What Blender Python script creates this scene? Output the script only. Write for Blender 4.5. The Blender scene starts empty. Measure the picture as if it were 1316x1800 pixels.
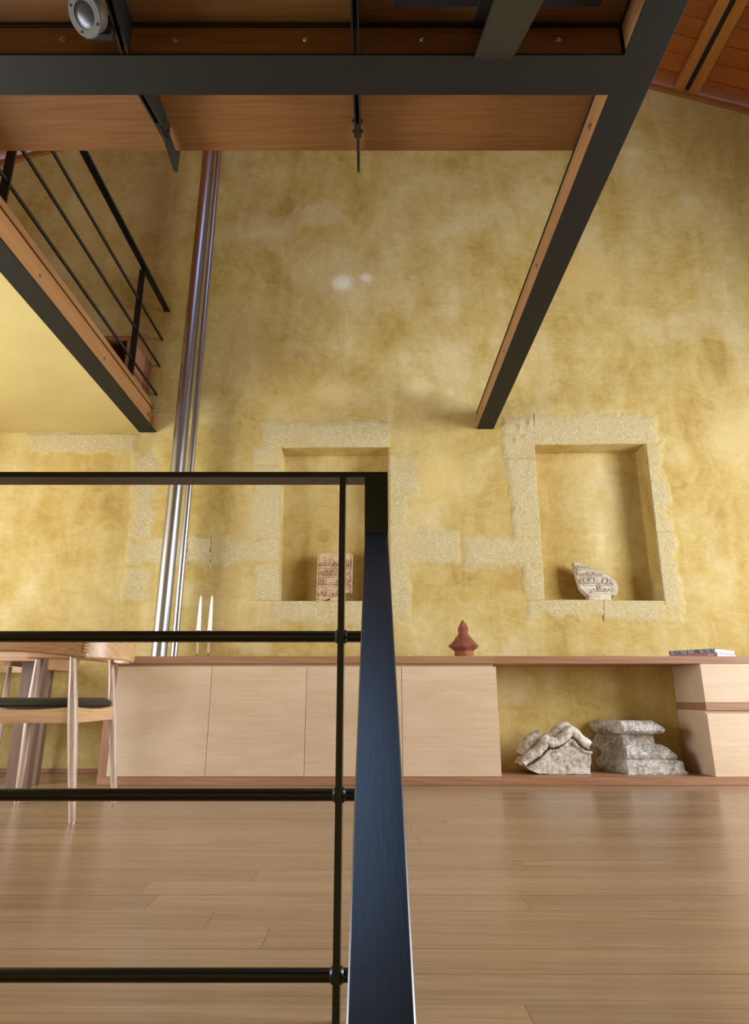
import bpy, bmesh, math, random
from mathutils import Vector, Matrix, noise

# ------------------------------------------------------------------ camera, world, light, exposure
sc = bpy.context.scene
C = sc.collection
F = 1116.0; PX = 651.0; PY = 900.0; EYE = 0.47
PITCH = math.atan(328 / F)
cam_d = bpy.data.cameras.new('camera'); cam = bpy.data.objects.new('camera', cam_d); C.objects.link(cam)
cam_d.sensor_fit = 'VERTICAL'; cam_d.sensor_height = 36; cam_d.lens = F / 1800 * 36
cam_d.shift_x = (658 - PX) / 1800; cam_d.clip_start = .02
cam.location = (0, 0, EYE); cam.rotation_euler = (math.pi / 2 + PITCH, 0, 0)
sc.camera = cam

world = bpy.data.worlds.new('sky'); sc.world = world; world.use_nodes = True
bgn = world.node_tree.nodes['Background']
bgn.inputs[0].default_value = (.36, .60, 1, 1); bgn.inputs[1].default_value = 3.2

W = 4.51                 # gable wall plane
XL, XR, YR = -3.9, 4.8, -3.6
RX, RZ, RS = .94, 5.94 + EYE, .345    # ridge and roof slope
WIN_L = (.9, 3.2, .30, 1.75)      # y0 y1 z0 z1
WIN_R = (.5, 2.9, .45, 3.0)
SKY_O = (-.6, .6, .1, 2.3)    # roof light x0 x1 y0 y1

def daylight(name, loc, rot, sx, sy, power, col, spread=180):
    l = bpy.data.lights.new(name, 'AREA'); l.shape = 'RECTANGLE'; l.size = sx; l.size_y = sy
    l.energy = power; l.color = col; l.spread = math.radians(spread)
    o = bpy.data.objects.new(name, l); C.objects.link(o); o.location = loc; o.rotation_euler = rot
    return o
daylight('daylight_left_window', (XL - .05, (WIN_L[0] + WIN_L[1]) / 2, (WIN_L[2] + WIN_L[3]) / 2), (0, -math.pi / 2, 0),
         WIN_L[3] - WIN_L[2], WIN_L[1] - WIN_L[0], 140, (.93, .96, 1))
daylight('daylight_right_window', (XR + .05, (WIN_R[0] + WIN_R[1]) / 2, (WIN_R[2] + WIN_R[3]) / 2), (0, math.pi / 2 - math.radians(13), 0),
         WIN_R[3] - WIN_R[2], WIN_R[1] - WIN_R[0], 290, (.95, .97, 1), 160)

sc.view_settings.view_transform = 'Standard'; sc.view_settings.look = 'None'
sc.view_settings.exposure = 0.12; sc.view_settings.gamma = 1; sc.view_settings.use_curve_mapping = False

# ------------------------------------------------------------------ helpers
rng = random.Random(7)
cp, sp_ = math.cos(PITCH), math.sin(PITCH)
def slope(py): return math.tan(PITCH + math.atan((PY - py) / F))
def at(px, py, Y):
    """point at depth Y seen at pixel px,py"""
    k = slope(py); zc = Y * (cp + k * sp_)
    return Vector(((px - PX) / F * zc, Y, EYE + k * Y))

def S(r, g, b):
    def c(v):
        v /= 255.0
        return v / 12.92 if v <= .04045 else ((v + .055) / 1.055) ** 2.4
    return (c(r), c(g), c(b), 1)

def finish(name, bm, mat, parent=None, smooth=False, base=False):
    """bm is in world coordinates (or in the local frame of its parent when the parent is rotated)"""
    bm.normal_update()
    me = bpy.data.meshes.new(name); bm.to_mesh(me); bm.free()
    xs = [v.co for v in me.vertices]
    lo = Vector((min(v.x for v in xs), min(v.y for v in xs), min(v.z for v in xs)))
    hi = Vector((max(v.x for v in xs), max(v.y for v in xs), max(v.z for v in xs)))
    c = (lo + hi) / 2
    if base: c.z = lo.z
    me.transform(Matrix.Translation(-c))
    if smooth:
        for p in me.polygons: p.use_smooth = True
    if mat: me.materials.append(mat)
    o = bpy.data.objects.new(name, me); C.objects.link(o)
    if parent is not None:
        o.parent = parent
        pl = Vector((0, 0, 0)); q = parent
        while q is not None: pl += q.location; q = q.parent
        o.location = c - pl
    else:
        o.location = c
    return o

def thing(name, label, cat, loc, group=None):
    o = bpy.data.objects.new(name, None); C.objects.link(o); o.location = loc; o.empty_display_size = .05
    o['label'] = label; o['category'] = cat
    if group: o['group'] = group
    return o
def tag(o, label, cat, group=None):
    o['label'] = label; o['category'] = cat
    if group: o['group'] = group
    return o
def struct(o, label, cat):
    o['kind'] = 'structure'; o['label'] = label; o['category'] = cat
    return o

def box(bm, x0, x1, y0, y1, z0, z1, bev=0, seg=1):
    vs = [bm.verts.new((x, y, z)) for z in (z0, z1) for y in (y0, y1) for x in (x0, x1)]
    fs = [bm.faces.new([vs[i] for i in q]) for q in ((0, 2, 3, 1), (4, 5, 7, 6), (0, 1, 5, 4), (2, 6, 7, 3), (0, 4, 6, 2), (1, 3, 7, 5))]
    if bev:
        es = list({e for f in fs for e in f.edges})
        bmesh.ops.bevel(bm, geom=es, offset=bev, segments=seg, affect='EDGES', profile=.5)
    return vs
def Box(name, x0, x1, y0, y1, z0, z1, mat, parent=None, bev=0.0, seg=1, base=False):
    bm = bmesh.new(); box(bm, x0, x1, y0, y1, z0, z1, bev, seg)
    return finish(name, bm, mat, parent, base=base)
def prism(bm, pts, d):
    """closed polygon pts (Vectors) pushed along d"""
    d = Vector(d)
    a = [bm.verts.new(p) for p in pts]; b = [bm.verts.new(Vector(p) + d) for p in pts]
    f1 = bm.faces.new(a); f2 = bm.faces.new(b[::-1])
    n = len(pts)
    for i in range(n): bm.faces.new((a[i], b[i], b[(i + 1) % n], a[(i + 1) % n]))
    bmesh.ops.recalc_face_normals(bm, faces=bm.faces[:])
def frame_for(t):
    t = t.normalized(); u = t.cross(Vector((0, 0, 1)))
    if u.length < 1e-3: u = Vector((1, 0, 0))
    u.normalize(); return u, t.cross(u).normalized()
def tube(bm, pts, rad, n=12, caps=True):
    pts = [Vector(p) for p in pts]; rings = []
    for i, p in enumerate(pts):
        r = rad[i] if isinstance(rad, (list, tuple)) else rad
        t = pts[min(i + 1, len(pts) - 1)] - pts[max(i - 1, 0)]
        u, v = frame_for(t)
        rings.append([bm.verts.new(p + (u * math.cos(a) + v * math.sin(a)) * r) for a in [2 * math.pi * k / n for k in range(n)]])
    for a, b in zip(rings, rings[1:]):
        for k in range(n): bm.faces.new((a[k], a[(k + 1) % n], b[(k + 1) % n], b[k]))
    if caps:
        bm.faces.new(rings[0][::-1]); bm.faces.new(rings[-1])
    bmesh.ops.recalc_face_normals(bm, faces=bm.faces[:])
def lathe(bm, prof, c, n=32, axis=Vector((0, 0, 1))):
    """prof: (radius, height) list"""
    u, v = frame_for(axis) if abs(axis.z) < .999 else (Vector((1, 0, 0)), Vector((0, 1, 0)))
    rings = []
    for r, h in prof:
        rings.append([bm.verts.new(Vector(c) + axis * h + (u * math.cos(a) + v * math.sin(a)) * max(r, 1e-4)) for a in [2 * math.pi * k / n for k in range(n)]])
    for a, b in zip(rings, rings[1:]):
        for k in range(n): bm.faces.new((a[k], a[(k + 1) % n], b[(k + 1) % n], b[k]))
    bm.faces.new(rings[0][::-1]); bm.faces.new(rings[-1])
    bmesh.ops.recalc_face_normals(bm, faces=bm.faces[:])
def strip(bm, pts, sec):
    """sweep with a section per point: sec[i] = list of offsets (Vector)"""
    rings = [[bm.verts.new(Vector(p) + o) for o in s] for p, s in zip(pts, sec)]
    n = len(rings[0])
    for a, b in zip(rings, rings[1:]):
        for k in range(n): bm.faces.new((a[k], a[(k + 1) % n], b[(k + 1) % n], b[k]))
    bm.faces.new(rings[0][::-1]); bm.faces.new(rings[-1])
    bmesh.ops.recalc_face_normals(bm, faces=bm.faces[:])
def smooth_angle(o, deg=35):
    for p in o.data.polygons: p.use_smooth = True
    try: o.data.set_sharp_from_angle(angle=math.radians(deg))
    except Exception: pass
    return o
def rough(bm, amp, freq, seed=0.0, amp2=0.0, freq2=60.0):
    bm.normal_update()
    for v in bm.verts:
        q = v.co * freq + Vector((seed, seed * 1.7, -seed))
        d = noise.noise(q) * amp
        if amp2: d += noise.noise(v.co * freq2 + Vector((seed, 3, 1))) * amp2
        v.co += v.normal * d

# ------------------------------------------------------------------ materials
def new_mat(name):
    m = bpy.data.materials.new(name); m.use_nodes = True
    nt = m.node_tree; return m, nt, nt.nodes['Principled BSDF']
def nd(nt, t, **kw):
    n = nt.nodes.new(t)
    for k, v in kw.items(): setattr(n, k, v)
    return n
def L(nt, a, b): nt.links.new(a, b)
def noise_n(nt, vec, scale, detail=4, rough_=.55, dist=0.0):
    n = nd(nt, 'ShaderNodeTexNoise'); n.inputs['Scale'].default_value = scale; n.inputs['Detail'].default_value = detail
    n.inputs['Roughness'].default_value = rough_; n.inputs['Distortion'].default_value = dist
    L(nt, vec, n.inputs['Vector']); return n.outputs['Fac']
def ramp(nt, fac, stops):
    r = nd(nt, 'ShaderNodeValToRGB'); e = r.color_ramp.elements
    while len(e) < len(stops): e.new(.5)
    for el, (p, c) in zip(e, stops): el.position = p; el.color = c
    L(nt, fac, r.inputs[0]); return r.outputs[0]
def mixc(nt, fac, a, b, mode='MIX'):
    m = nd(nt, 'ShaderNodeMix', data_type='RGBA', blend_type=mode)
    for s, v in ((m.inputs[0], fac), (m.inputs[6], a), (m.inputs[7], b)):
        if isinstance(v, (int, float, tuple)): s.default_value = v
        else: L(nt, v, s)
    return m.outputs[2]
def math_n(nt, op, a, b=None, clamp=False):
    m = nd(nt, 'ShaderNodeMath', operation=op, use_clamp=clamp)
    for s, v in ((m.inputs[0], a), (m.inputs[1], b)):
        if v is None: continue
        if isinstance(v, (int, float)): s.default_value = v
        else: L(nt, v, s)
    return m.outputs[0]
def bump(nt, b, h, strength, dist=.01):
    n = nd(nt, 'ShaderNodeBump'); n.inputs['Strength'].default_value = strength; n.inputs['Distance'].default_value = dist
    L(nt, h, n.inputs['Height']); L(nt, n.outputs[0], b.inputs['Normal'])
def flat(name, col, rough_=.5, metal=0.0, var=.0, scale=8):
    m, nt, b = new_mat(name)
    b.inputs['Roughness'].default_value = rough_; b.inputs['Metallic'].default_value = metal
    if var:
        tc = nd(nt, 'ShaderNodeTexCoord')
        n = noise_n(nt, tc.outputs['Object'], scale, 5)
        lo = tuple(c * (1 - var) for c in col[:3]) + (1,); hi = tuple(min(1, c * (1 + var)) for c in col[:3]) + (1,)
        L(nt, ramp(nt, n, [(.3, lo), (.7, hi)]), b.inputs['Base Color'])
        bump(nt, b, n, .05, .003)
    else: b.inputs['Base Color'].default_value = col
    return m
def wood(name, lo, hi, axis='X', rough_=.45, fig=1.0, spread=.12, knots=False, coat=0.0, across=9, dist=.35, wavew=.06):
    """grain runs along axis in object space"""
    m, nt, b = new_mat(name)
    tc = nd(nt, 'ShaderNodeTexCoord'); oi = nd(nt, 'ShaderNodeObjectInfo')
    off = nd(nt, 'ShaderNodeVectorMath', operation='SCALE'); off.inputs[0].default_value = (37, 19, 53); L(nt, oi.outputs['Random'], off.inputs['Scale'])
    add = nd(nt, 'ShaderNodeVectorMath', operation='ADD'); L(nt, tc.outputs['Object'], add.inputs[0]); L(nt, off.outputs[0], add.inputs[1])
    def mp(along, across):
        k = nd(nt, 'ShaderNodeMapping'); s = [across] * 3; s['XYZ'.index(axis)] = along
        k.inputs['Scale'].default_value = s; L(nt, add.outputs[0], k.inputs['Vector']); return k.outputs[0]
    n1 = noise_n(nt, mp(.8 * fig, across), 1.0, 6, .62, dist)
    n2 = noise_n(nt, mp(3, 160), 1.0, 3, .6)
    wv = nd(nt, 'ShaderNodeTexWave', wave_type='BANDS', bands_direction='DIAGONAL'); wv.inputs['Scale'].default_value = 2.2
    wv.inputs['Distortion'].default_value = 7; wv.inputs['Detail'].default_value = 3; wv.inputs['Detail Scale'].default_value = 1.2
    L(nt, mp(.7 * fig, 9), wv.inputs['Vector'])
    f1 = math_n(nt, 'MULTIPLY_ADD', n1, .5); f1.node.inputs[2].default_value = 0
    f2 = math_n(nt, 'MULTIPLY', n2, .42); f3 = math_n(nt, 'MULTIPLY', wv.outputs['Fac'], wavew)
    t = math_n(nt, 'ADD', math_n(nt, 'ADD', f1, f2), f3)
    col = ramp(nt, t, [(.33, lo), (.67, hi)])
    hs = nd(nt, 'ShaderNodeHueSaturation'); L(nt, col, hs.inputs['Color'])
    v = nd(nt, 'ShaderNodeMapRange'); L(nt, oi.outputs['Random'], v.inputs[0]); v.inputs[3].default_value = 1 - spread; v.inputs[4].default_value = 1 + spread
    L(nt, v.outputs[0], hs.inputs['Value'])
    out = hs.outputs[0]
    if knots:
        vo = nd(nt, 'ShaderNodeTexVoronoi'); vo.inputs['Scale'].default_value = 1.0; L(nt, mp(2.2, 5), vo.inputs['Vector'])
        kf = ramp(nt, vo.outputs['Distance'], [(.05, (1, 1, 1, 1)), (.14, (0, 0, 0, 1))])
        out = mixc(nt, kf, out, tuple(c * .25 for c in lo[:3]) + (1,))
    L(nt, out, b.inputs['Base Color'])
    rr = nd(nt, 'ShaderNodeMapRange'); L(nt, n1, rr.inputs[0]); rr.inputs[3].default_value = rough_ - .07; rr.inputs[4].default_value = rough_ + .1
    L(nt, rr.outputs[0], b.inputs['Roughness'])
    if coat: b.inputs['Coat Weight'].default_value = coat; b.inputs['Coat Roughness'].default_value = .25
    bump(nt, b, n2, .12, .002)
    return m

def plaster_color(nt):
    """colour, height and position sockets of the ochre lime plaster, in world position"""
    g = nd(nt, 'ShaderNodeNewGeometry'); P = g.outputs['Position']
    big = noise_n(nt, P, 1.1, 6, .62, .6)
    mp = nd(nt, 'ShaderNodeMapping'); mp.inputs['Scale'].default_value = (3.2, 3, 1.5); L(nt, P, mp.inputs['Vector'])
    mid = noise_n(nt, mp.outputs[0], 1.0, 7, .66, 1.0)
    mp2 = nd(nt, 'ShaderNodeMapping'); mp2.inputs['Scale'].default_value = (9, 3, 1.0); L(nt, P, mp2.inputs['Vector'])
    streak = noise_n(nt, mp2.outputs[0], 1.0, 4, .6, .4)
    fine = noise_n(nt, P, 26, 6, .7)
    mp3 = nd(nt, 'ShaderNodeMapping'); mp3.inputs['Scale'].default_value = (1, 1, 1.7); mp3.inputs['Rotation'].default_value = (0, .5, 0); L(nt, P, mp3.inputs['Vector'])
    trowel = noise_n(nt, mp3.outputs[0], 7, 8, .68, 1.4)
    t = math_n(nt, 'ADD', math_n(nt, 'MULTIPLY', big, .46), math_n(nt, 'MULTIPLY', mid, .38))
    t = math_n(nt, 'ADD', t, math_n(nt, 'MULTIPLY', streak, .12))
    t = math_n(nt, 'ADD', t, math_n(nt, 'MULTIPLY', fine, .08))
    t = math_n(nt, 'ADD', t, math_n(nt, 'MULTIPLY', math_n(nt, 'SUBTRACT', trowel, .5), .26))
    col = ramp(nt, t, [(.35, S(162, 128, 58)), (.48, S(189, 160, 86)), (.60, S(206, 183, 121)), (.76, S(226, 211, 170))])
    # pale repaired spots
    pale = noise_n(nt, P, 1.7, 5, .6, .3)
    pf = ramp(nt, pale, [(.55, (0, 0, 0, 1)), (.75, (.6, .6, .6, 1))])
    col = mixc(nt, pf, col, S(222, 204, 160))
    return col, t, fine, P

def mat_plaster():
    m, nt, b = new_mat('ochre_plaster')
    col, t, fine, P = plaster_color(nt)
    # chalky scuff where the plaster is worn through
    c = at(608, 492, W)
    def spot(centre, sx, sz, col_in, c_to, amt=.7):
        mp = nd(nt, 'ShaderNodeMapping'); mp.inputs['Location'].default_value = (-centre.x / sx, 0, -centre.z / sz)
        mp.inputs['Scale'].default_value = (1 / sx, 0, 1 / sz); L(nt, P, mp.inputs['Vector'])
        ln = nd(nt, 'ShaderNodeVectorMath', operation='LENGTH'); L(nt, mp.outputs[0], ln.inputs[0])
        n = noise_n(nt, P, 34, 8, .85, .6)
        r = math_n(nt, 'ADD', ln.outputs['Value'], math_n(nt, 'MULTIPLY', n, -2.4))
        f = ramp(nt, math_n(nt, 'ADD', r, 1.05), [(.15, (amt, amt, amt, 1)), (1.0, (0, 0, 0, 1))])
        return mixc(nt, f, col_in, c_to)
    col = spot(c, .36, .28, col, S(216, 196, 146), .55)
    col = spot(c + Vector((-.03, 0, -.03)), .10, .09, col, S(245, 238, 215), 1.0)
    col = spot(c + Vector((.17, 0, .02)), .06, .05, col, S(236, 226, 200), .9)
    for (px, py, a, h, cc) in ((735, 680, .12, .1, S(226, 206, 150)), (590, 690, .25, .12, S(222, 198, 132)), (1030, 480, .3, .25, S(214, 182, 108)),
                               (1110, 268, .1, .06, S(225, 205, 160)), (1290, 760, .3, .3, S(214, 190, 130)), (770, 840, .25, .25, S(222, 194, 122))):
        col = spot(at(px, py, W), a, h, col, cc)
    L(nt, col, b.inputs['Base Color']); b.inputs['Roughness'].default_value = .82
    bump(nt, b, math_n(nt, 'ADD', t, math_n(nt, 'MULTIPLY', fine, .35)), .5, .02)
    return m
def mat_exposed():
    m, nt, b = new_mat('exposed_stone')
    col, t, fine, P = plaster_color(nt)
    grit = noise_n(nt, P, 140, 3, .7)
    pit = noise_n(nt, P, 110, 5, .75)
    oi = nd(nt, 'ShaderNodeObjectInfo')
    st = ramp(nt, pit, [(.30, S(192, 164, 104)), (.5, S(220, 199, 142)), (.68, S(248, 238, 204))])
    grey = ramp(nt, noise_n(nt, P, 9, 4), [(.55, (0, 0, 0, 1)), (.75, (.5, .5, .5, 1))])
    st = mixc(nt, grey, st, S(224, 208, 170))
    at_ = nd(nt, 'ShaderNodeAttribute', attribute_name='edge')
    L(nt, mixc(nt, at_.outputs['Fac'], col, st), b.inputs['Base Color']); b.inputs['Roughness'].default_value = .9
    bump(nt, b, math_n(nt, 'MULTIPLY', math_n(nt, 'ADD', grit, pit), at_.outputs['Fac']), .85, .012)
    return m
def mat_stone(name, lo, mid, hi, sc_=30, bs=.8):
    m, nt, b = new_mat(name)
    tc = nd(nt, 'ShaderNodeTexCoord'); v = tc.outputs['Object']
    a = noise_n(nt, v, sc_, 6, .72); c = noise_n(nt, v, sc_ * .22, 4)
    col = ramp(nt, math_n(nt, 'ADD', math_n(nt, 'MULTIPLY', a, .65), math_n(nt, 'MULTIPLY', c, .35)), [(.36, lo), (.5, mid), (.64, hi)])
    L(nt, col, b.inputs['Base Color']); b.inputs['Roughness'].default_value = .9
    bump(nt, b, a, bs, .008)
    return m

M = {}
M['plaster'] = mat_plaster()
M['stone'] = mat_exposed()
def mat_soft():
    m, nt, b = new_mat('smooth_yellow_plaster')
    g = nd(nt, 'ShaderNodeNewGeometry'); n = noise_n(nt, g.outputs['Position'], 1.6, 6, .6, .5)
    L(nt, ramp(nt, n, [(.3, S(198, 176, 106)), (.7, S(210, 190, 122))]), b.inputs['Base Color']); b.inputs['Roughness'].default_value = .8
    return m
M['soffit_plaster'] = mat_soft()
M['beam'] = flat('dark_painted_steel', S(24, 23, 16), .6, .0, .08, 3)
M['beam'].node_tree.nodes['Principled BSDF'].inputs['Specular IOR Level'].default_value = .35
M['steel'] = flat('black_gloss_steel', (.010, .010, .011, 1), .28, .0, .0)
def mat_rail():
    m, nt, b = new_mat('black_brushed_paint')
    b.inputs['Base Color'].default_value = (.010, .011, .013, 1); b.inputs['Roughness'].default_value = .3; b.inputs['IOR'].default_value = 1.75
    tc = nd(nt, 'ShaderNodeTexCoord'); mp = nd(nt, 'ShaderNodeMapping'); mp.inputs['Scale'].default_value = (260, 30, 30); L(nt, tc.outputs['Object'], mp.inputs['Vector'])
    n = noise_n(nt, mp.outputs[0], 1.0, 3, .6); bump(nt, b, n, .08, .001)
    return m
M['rail'] = mat_rail()
M['oak_beam'] = wood('oak_infill_board', S(108, 66, 28), S(140, 92, 44), 'X', .5, 1, .06)
M['oak_beam_y'] = wood('oak_infill_board_deep', S(138, 94, 52), S(176, 128, 78), 'Y', .5, 1, .06)
M['soffit'] = wood('oak_veneer_soffit', S(106, 68, 27), S(140, 95, 44), 'X', .55, .8, .04)
M['floor'] = wood('oak_floor_plank', S(130, 102, 75), S(166, 136, 106), 'X', .24, .8, .09)
M['birch'] = wood('birch_plywood', S(200, 170, 136), S(222, 196, 164), 'X', .42, 2.2, .03, False, 0.0, 5, 1.1, 0.0)
M['top'] = wood('oak_worktop', S(138, 94, 64), S(176, 130, 94), 'X', .42, .8, .03)
M['top_z'] = wood('oak_end_panel', S(138, 94, 64), S(176, 130, 94), 'Z', .42, .8, .03)
M['ash'] = wood('ash_chair_wood', S(146, 116, 92), S(212, 186, 162), 'Z', .35, 1.2, .04)
M['ash_x'] = wood('ash_chair_rail', S(168, 124, 82), S(216, 178, 132), 'X', .35, 1.2, .04)
M['ash_y'] = wood('ash_chair_rail_side', S(168, 124, 82), S(216, 178, 132), 'Y', .35, 1.2, .04)
M['arm'] = wood('ash_chair_arm_shaded', S(140, 96, 62), S(190, 146, 104), 'X', .35, 1.2, .04)  # same ash made darker: shade on the arms is put into the colour
M['walnut'] = wood('table_wood', S(84, 60, 43), S(120, 90, 67), 'Z', .45, 1, .04)
M['table'] = wood('table_rail_wood', S(150, 108, 72), S(190, 148, 106), 'X', .45, 1, .04)
M['pine'] = wood('pine_roof_board', S(128, 62, 8), S(166, 92, 18), 'X', .5, 1, .14, True)
M['pine_y'] = wood('pine_purlin', S(150, 92, 34), S(186, 124, 54), 'Y', .5, 1, .05)
M['trim'] = wood('oak_trim', S(132, 80, 38), S(170, 112, 60), 'X', .5, 1, .05)
M['chest'] = wood('red_brown_chest_wood', S(128, 84, 58), S(168, 118, 86), 'Z', .45, 1, .04)
M['leather'] = flat('black_leather', (.008, .0075, .007, 1), .5, 0, .3, 60)
M['dark'] = flat('dark_hollow', (.02, .014, .008, 1), .8)
def mat_inox():
    m, nt, b = new_mat('brushed_stainless_steel')
    b.inputs['Metallic'].default_value = 1; b.inputs['Roughness'].default_value = .3
    tc = nd(nt, 'ShaderNodeTexCoord'); mp = nd(nt, 'ShaderNodeMapping'); mp.inputs['Scale'].default_value = (60, 60, 3); L(nt, tc.outputs['Object'], mp.inputs['Vector'])
    n = noise_n(nt, mp.outputs[0], 1, 4)
    L(nt, ramp(nt, n, [(.3, S(182, 182, 186)), (.7, S(194, 194, 198))]), b.inputs['Base Color'])
    return m
M['inox'] = mat_inox()
M['alu'] = flat('cast_aluminium', S(84, 79, 68), .55, .3, .1, 30)
M['lens'] = flat('spotlight_glass', S(40, 46, 50), .2, 0)
M['chrome'] = flat('zinc_bolt', S(190, 185, 175), .25, 1)
M['terracotta'] = mat_stone('terracotta', S(104, 52, 32), S(140, 76, 48), S(166, 100, 68), 22, .5)
M['wax'] = flat('white_wax', S(244, 242, 232), .4)
def mat_glass():
    m, nt, b = new_mat('clear_glass'); b.inputs['Transmission Weight'].default_value = 1; b.inputs['Roughness'].default_value = .02
    b.inputs['Base Color'].default_value = (1, 1, 1, 1); b.inputs['IOR'].default_value = 1.45
    return m
M['glass'] = mat_glass()
M['paper'] = flat('book_pages', S(240, 238, 232), .7)
M['cover_grey'] = flat('grey_book_cover', S(132, 118, 112), .4)
M['cover_red'] = flat('red_book_cover', S(178, 62, 36), .4)
M['ink'] = flat('black_print', S(24, 22, 24), .5)
M['white'] = flat('white_print', S(235, 230, 222), .5)
M['tablet'] = mat_stone('rosy_marble_tablet', S(150, 118, 84), S(192, 158, 118), S(218, 190, 152), 18, .35)
M['tablet2'] = mat_stone('grey_white_marble', S(162, 146, 122), S(196, 180, 156), S(222, 212, 194), 18, .35)
M['lime'] = mat_stone('weathered_limestone', S(128, 112, 88), S(204, 192, 172), S(238, 231, 218), 40, 1)
M['lime2'] = mat_stone('speckled_grey_stone', S(96, 86, 74), S(182, 172, 158), S(238, 232, 224), 60, 1)
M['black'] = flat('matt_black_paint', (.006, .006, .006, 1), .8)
M['hole_shade'] = flat('dark_hole_shade', S(62, 60, 38), .9)  # dark colour stands in for the shade inside the bead holes

# ------------------------------------------------------------------ setting: gable wall with two niches
n1 = dict(l0=at(490, 1056, W), l1=at(494.4, 787, W), r0=at(686, 1056, W), r1=at(683, 786, W))
n2 = dict(l0=at(957.1, 1053, W), l1=at(938.4, 782, W), r0=at(1167.8, 1056, W), r1=at(1132.7, 780, W))
n1['r0'].x = n1['r1'].x + .004
ND = .19
def roof_z(x): return RZ - RS * abs(x - RX)
bm = bmesh.new()
cols = [(XL, None, 0), (n1['l0'], n1['l1'], 1), (n1['r0'], n1['r1'], 1), (n2['l0'], n2['l1'], 1), (n2['r0'], n2['r1'], 1), (XR, None, 0)]
BOT = -2.8
grid = []
for a, b_, f in cols:
    if f: xs = (a.x, a.x, b_.x, b_.x); zs = (BOT, a.z, b_.z, None)
    else: xs = (a,) * 4; zs = (BOT, 1.15, 2.32, None)
    col = []
    for x, z in zip(xs, zs): col.append(bm.verts.new((x, W, roof_z(x) if z is None else z)))
    grid.append(col)
ridge = bm.verts.new((RX, W, RZ))
edges_front = []
for i in range(5):
    for j in range(3):
        if j == 1 and i in (1, 3): continue
        q = [grid[i][j], grid[i + 1][j], grid[i + 1][j + 1], grid[i][j + 1]]
        if j == 2 and grid[i][3].co.x < RX < grid[i + 1][3].co.x: q = q[:3] + [ridge, q[3]]
        bm.faces.new(q)
for i in (1, 3):
    ring = [grid[i][1], grid[i + 1][1], grid[i + 1][2], grid[i][2]]
    bk = []
    for v in ring:
        c = v.co.copy(); c.y = W + ND + rng.uniform(-.012, .012); c.x += rng.uniform(-.006, .006); bk.append(bm.verts.new(c))
    for k in range(4):
        bm.faces.new((ring[k], ring[(k + 1) % 4], bk[(k + 1) % 4], bk[k]))
        edges_front.append(bm.edges.get((ring[k], ring[(k + 1) % 4])))
    bm.faces.new(bk)
bmesh.ops.recalc_face_normals(bm, faces=bm.faces[:])
# make them face the room
for f in bm.faces:
    pass
bmesh.ops.bevel(bm, geom=edges_front, offset=.007, segments=2, affect='EDGES', profile=.5)
wall = finish('wall_back', bm, M['plaster'])
struct(wall, 'ochre lime plastered gable wall with two window niches', 'wall')

CHIPS = [(at(913, 752, W), .018, .028), (at(922, 768, W), .03, .012), (at(906, 776, W), .014, .03), (at(930, 745, W), .012, .03)]
# exposed stones in the plaster, each one a rough slab a few millimetres proud
def exposed(x0, y0, x1, y1, crisp='', x0b=None, x1b=None, seed=0.0):
    g_ = 7
    if 'l' not in crisp: x0 -= g_; x0b = None if x0b is None else x0b - g_
    if 'r' not in crisp: x1 += g_; x1b = None if x1b is None else x1b + g_
    if 't' not in crisp: y0 -= g_
    if 'b' not in crisp: y1 += g_
    """pixel rectangle on the wall; crisp sides end sharply (niche edges)"""
    a = at(x0, y1 if x0b is None else y1, W); 
    tl, tr = at(x0, y0, W), at(x1, y0, W)
    bl, br = at(x0 if x0b is None else x0b, y1, W), at(x1 if x1b is None else x1b, y1, W)
    w = (tr - tl).length; h = (tl - bl).length
    nx = max(6, int(w / .011)); nz = max(5, int(h / .011))
    bm = bmesh.new(); lay = bm.verts.layers.float.new('edge'); g = []
    for j in range(nz + 1):
        row = []
        v = j / nz
        for i in range(nx + 1):
            u = i / nx
            p = bl.lerp(br, u).lerp(tl.lerp(tr, u), v)
            ds = []
            if 'l' not in crisp: ds.append(u * w)
            if 'r' not in crisp: ds.append((1 - u) * w)
            if 'b' not in crisp: ds.append(v * h)
            if 't' not in crisp: ds.append((1 - v) * h)
            d = min(ds) if ds else 1
            wob = noise.noise(p * 9 + Vector((seed, 0, 0))) * .035 + noise.noise(p * 30) * .012
            s = max(0, min(1, (d + wob - .004) / .07)); s = s * s * (3 - 2 * s)
            lump = noise.noise(p * 40 + Vector((0, seed, 0))) * .003 + noise.noise(p * 85) * .003 + noise.noise(p * 7) * .003
            y = W - .0035 * s - max(-.003, lump * .9) * s * s + .0015 * (1 - s)
            for cq, ax, az in CHIPS:
                y -= .016 * math.exp(-((p.x - cq.x) / ax) ** 2 - ((p.z - cq.z) / az) ** 2) * s
            vv = bm.verts.new((p.x, y, p.z)); 
            s2 = max(0, min(1, (d + wob * 1.3 - .016) / .085)); s2 = s2 * s2 * (3 - 2 * s2)
            vv[lay] = max(0, min(1, s2 * (1.0 + .7 * noise.noise(p * 5 + Vector((9, seed, 2))))))
            row.append(vv)
        g.append(row)
    def lip(vs):
        out = []
        for v in vs:
            n = bm.verts.new((v.co.x, W + .02, v.co.z)); n[lay] = v[lay]; out.append(n)
        for k in range(len(vs) - 1): bm.faces.new((vs[k], vs[k + 1], out[k + 1], out[k]))
    for j in range(nz):
        for i in range(nx): bm.faces.new((g[j][i], g[j][i + 1], g[j + 1][i + 1], g[j + 1][i]))
    lip(g[0]); lip(g[-1]); lip([r[0] for r in g]); lip([r[-1] for r in g])
    bmesh.ops.recalc_face_normals(bm, faces=bm.faces[:])
    o = finish('stone_block', bm, M['stone'], wall, smooth=True)
    return o
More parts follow.
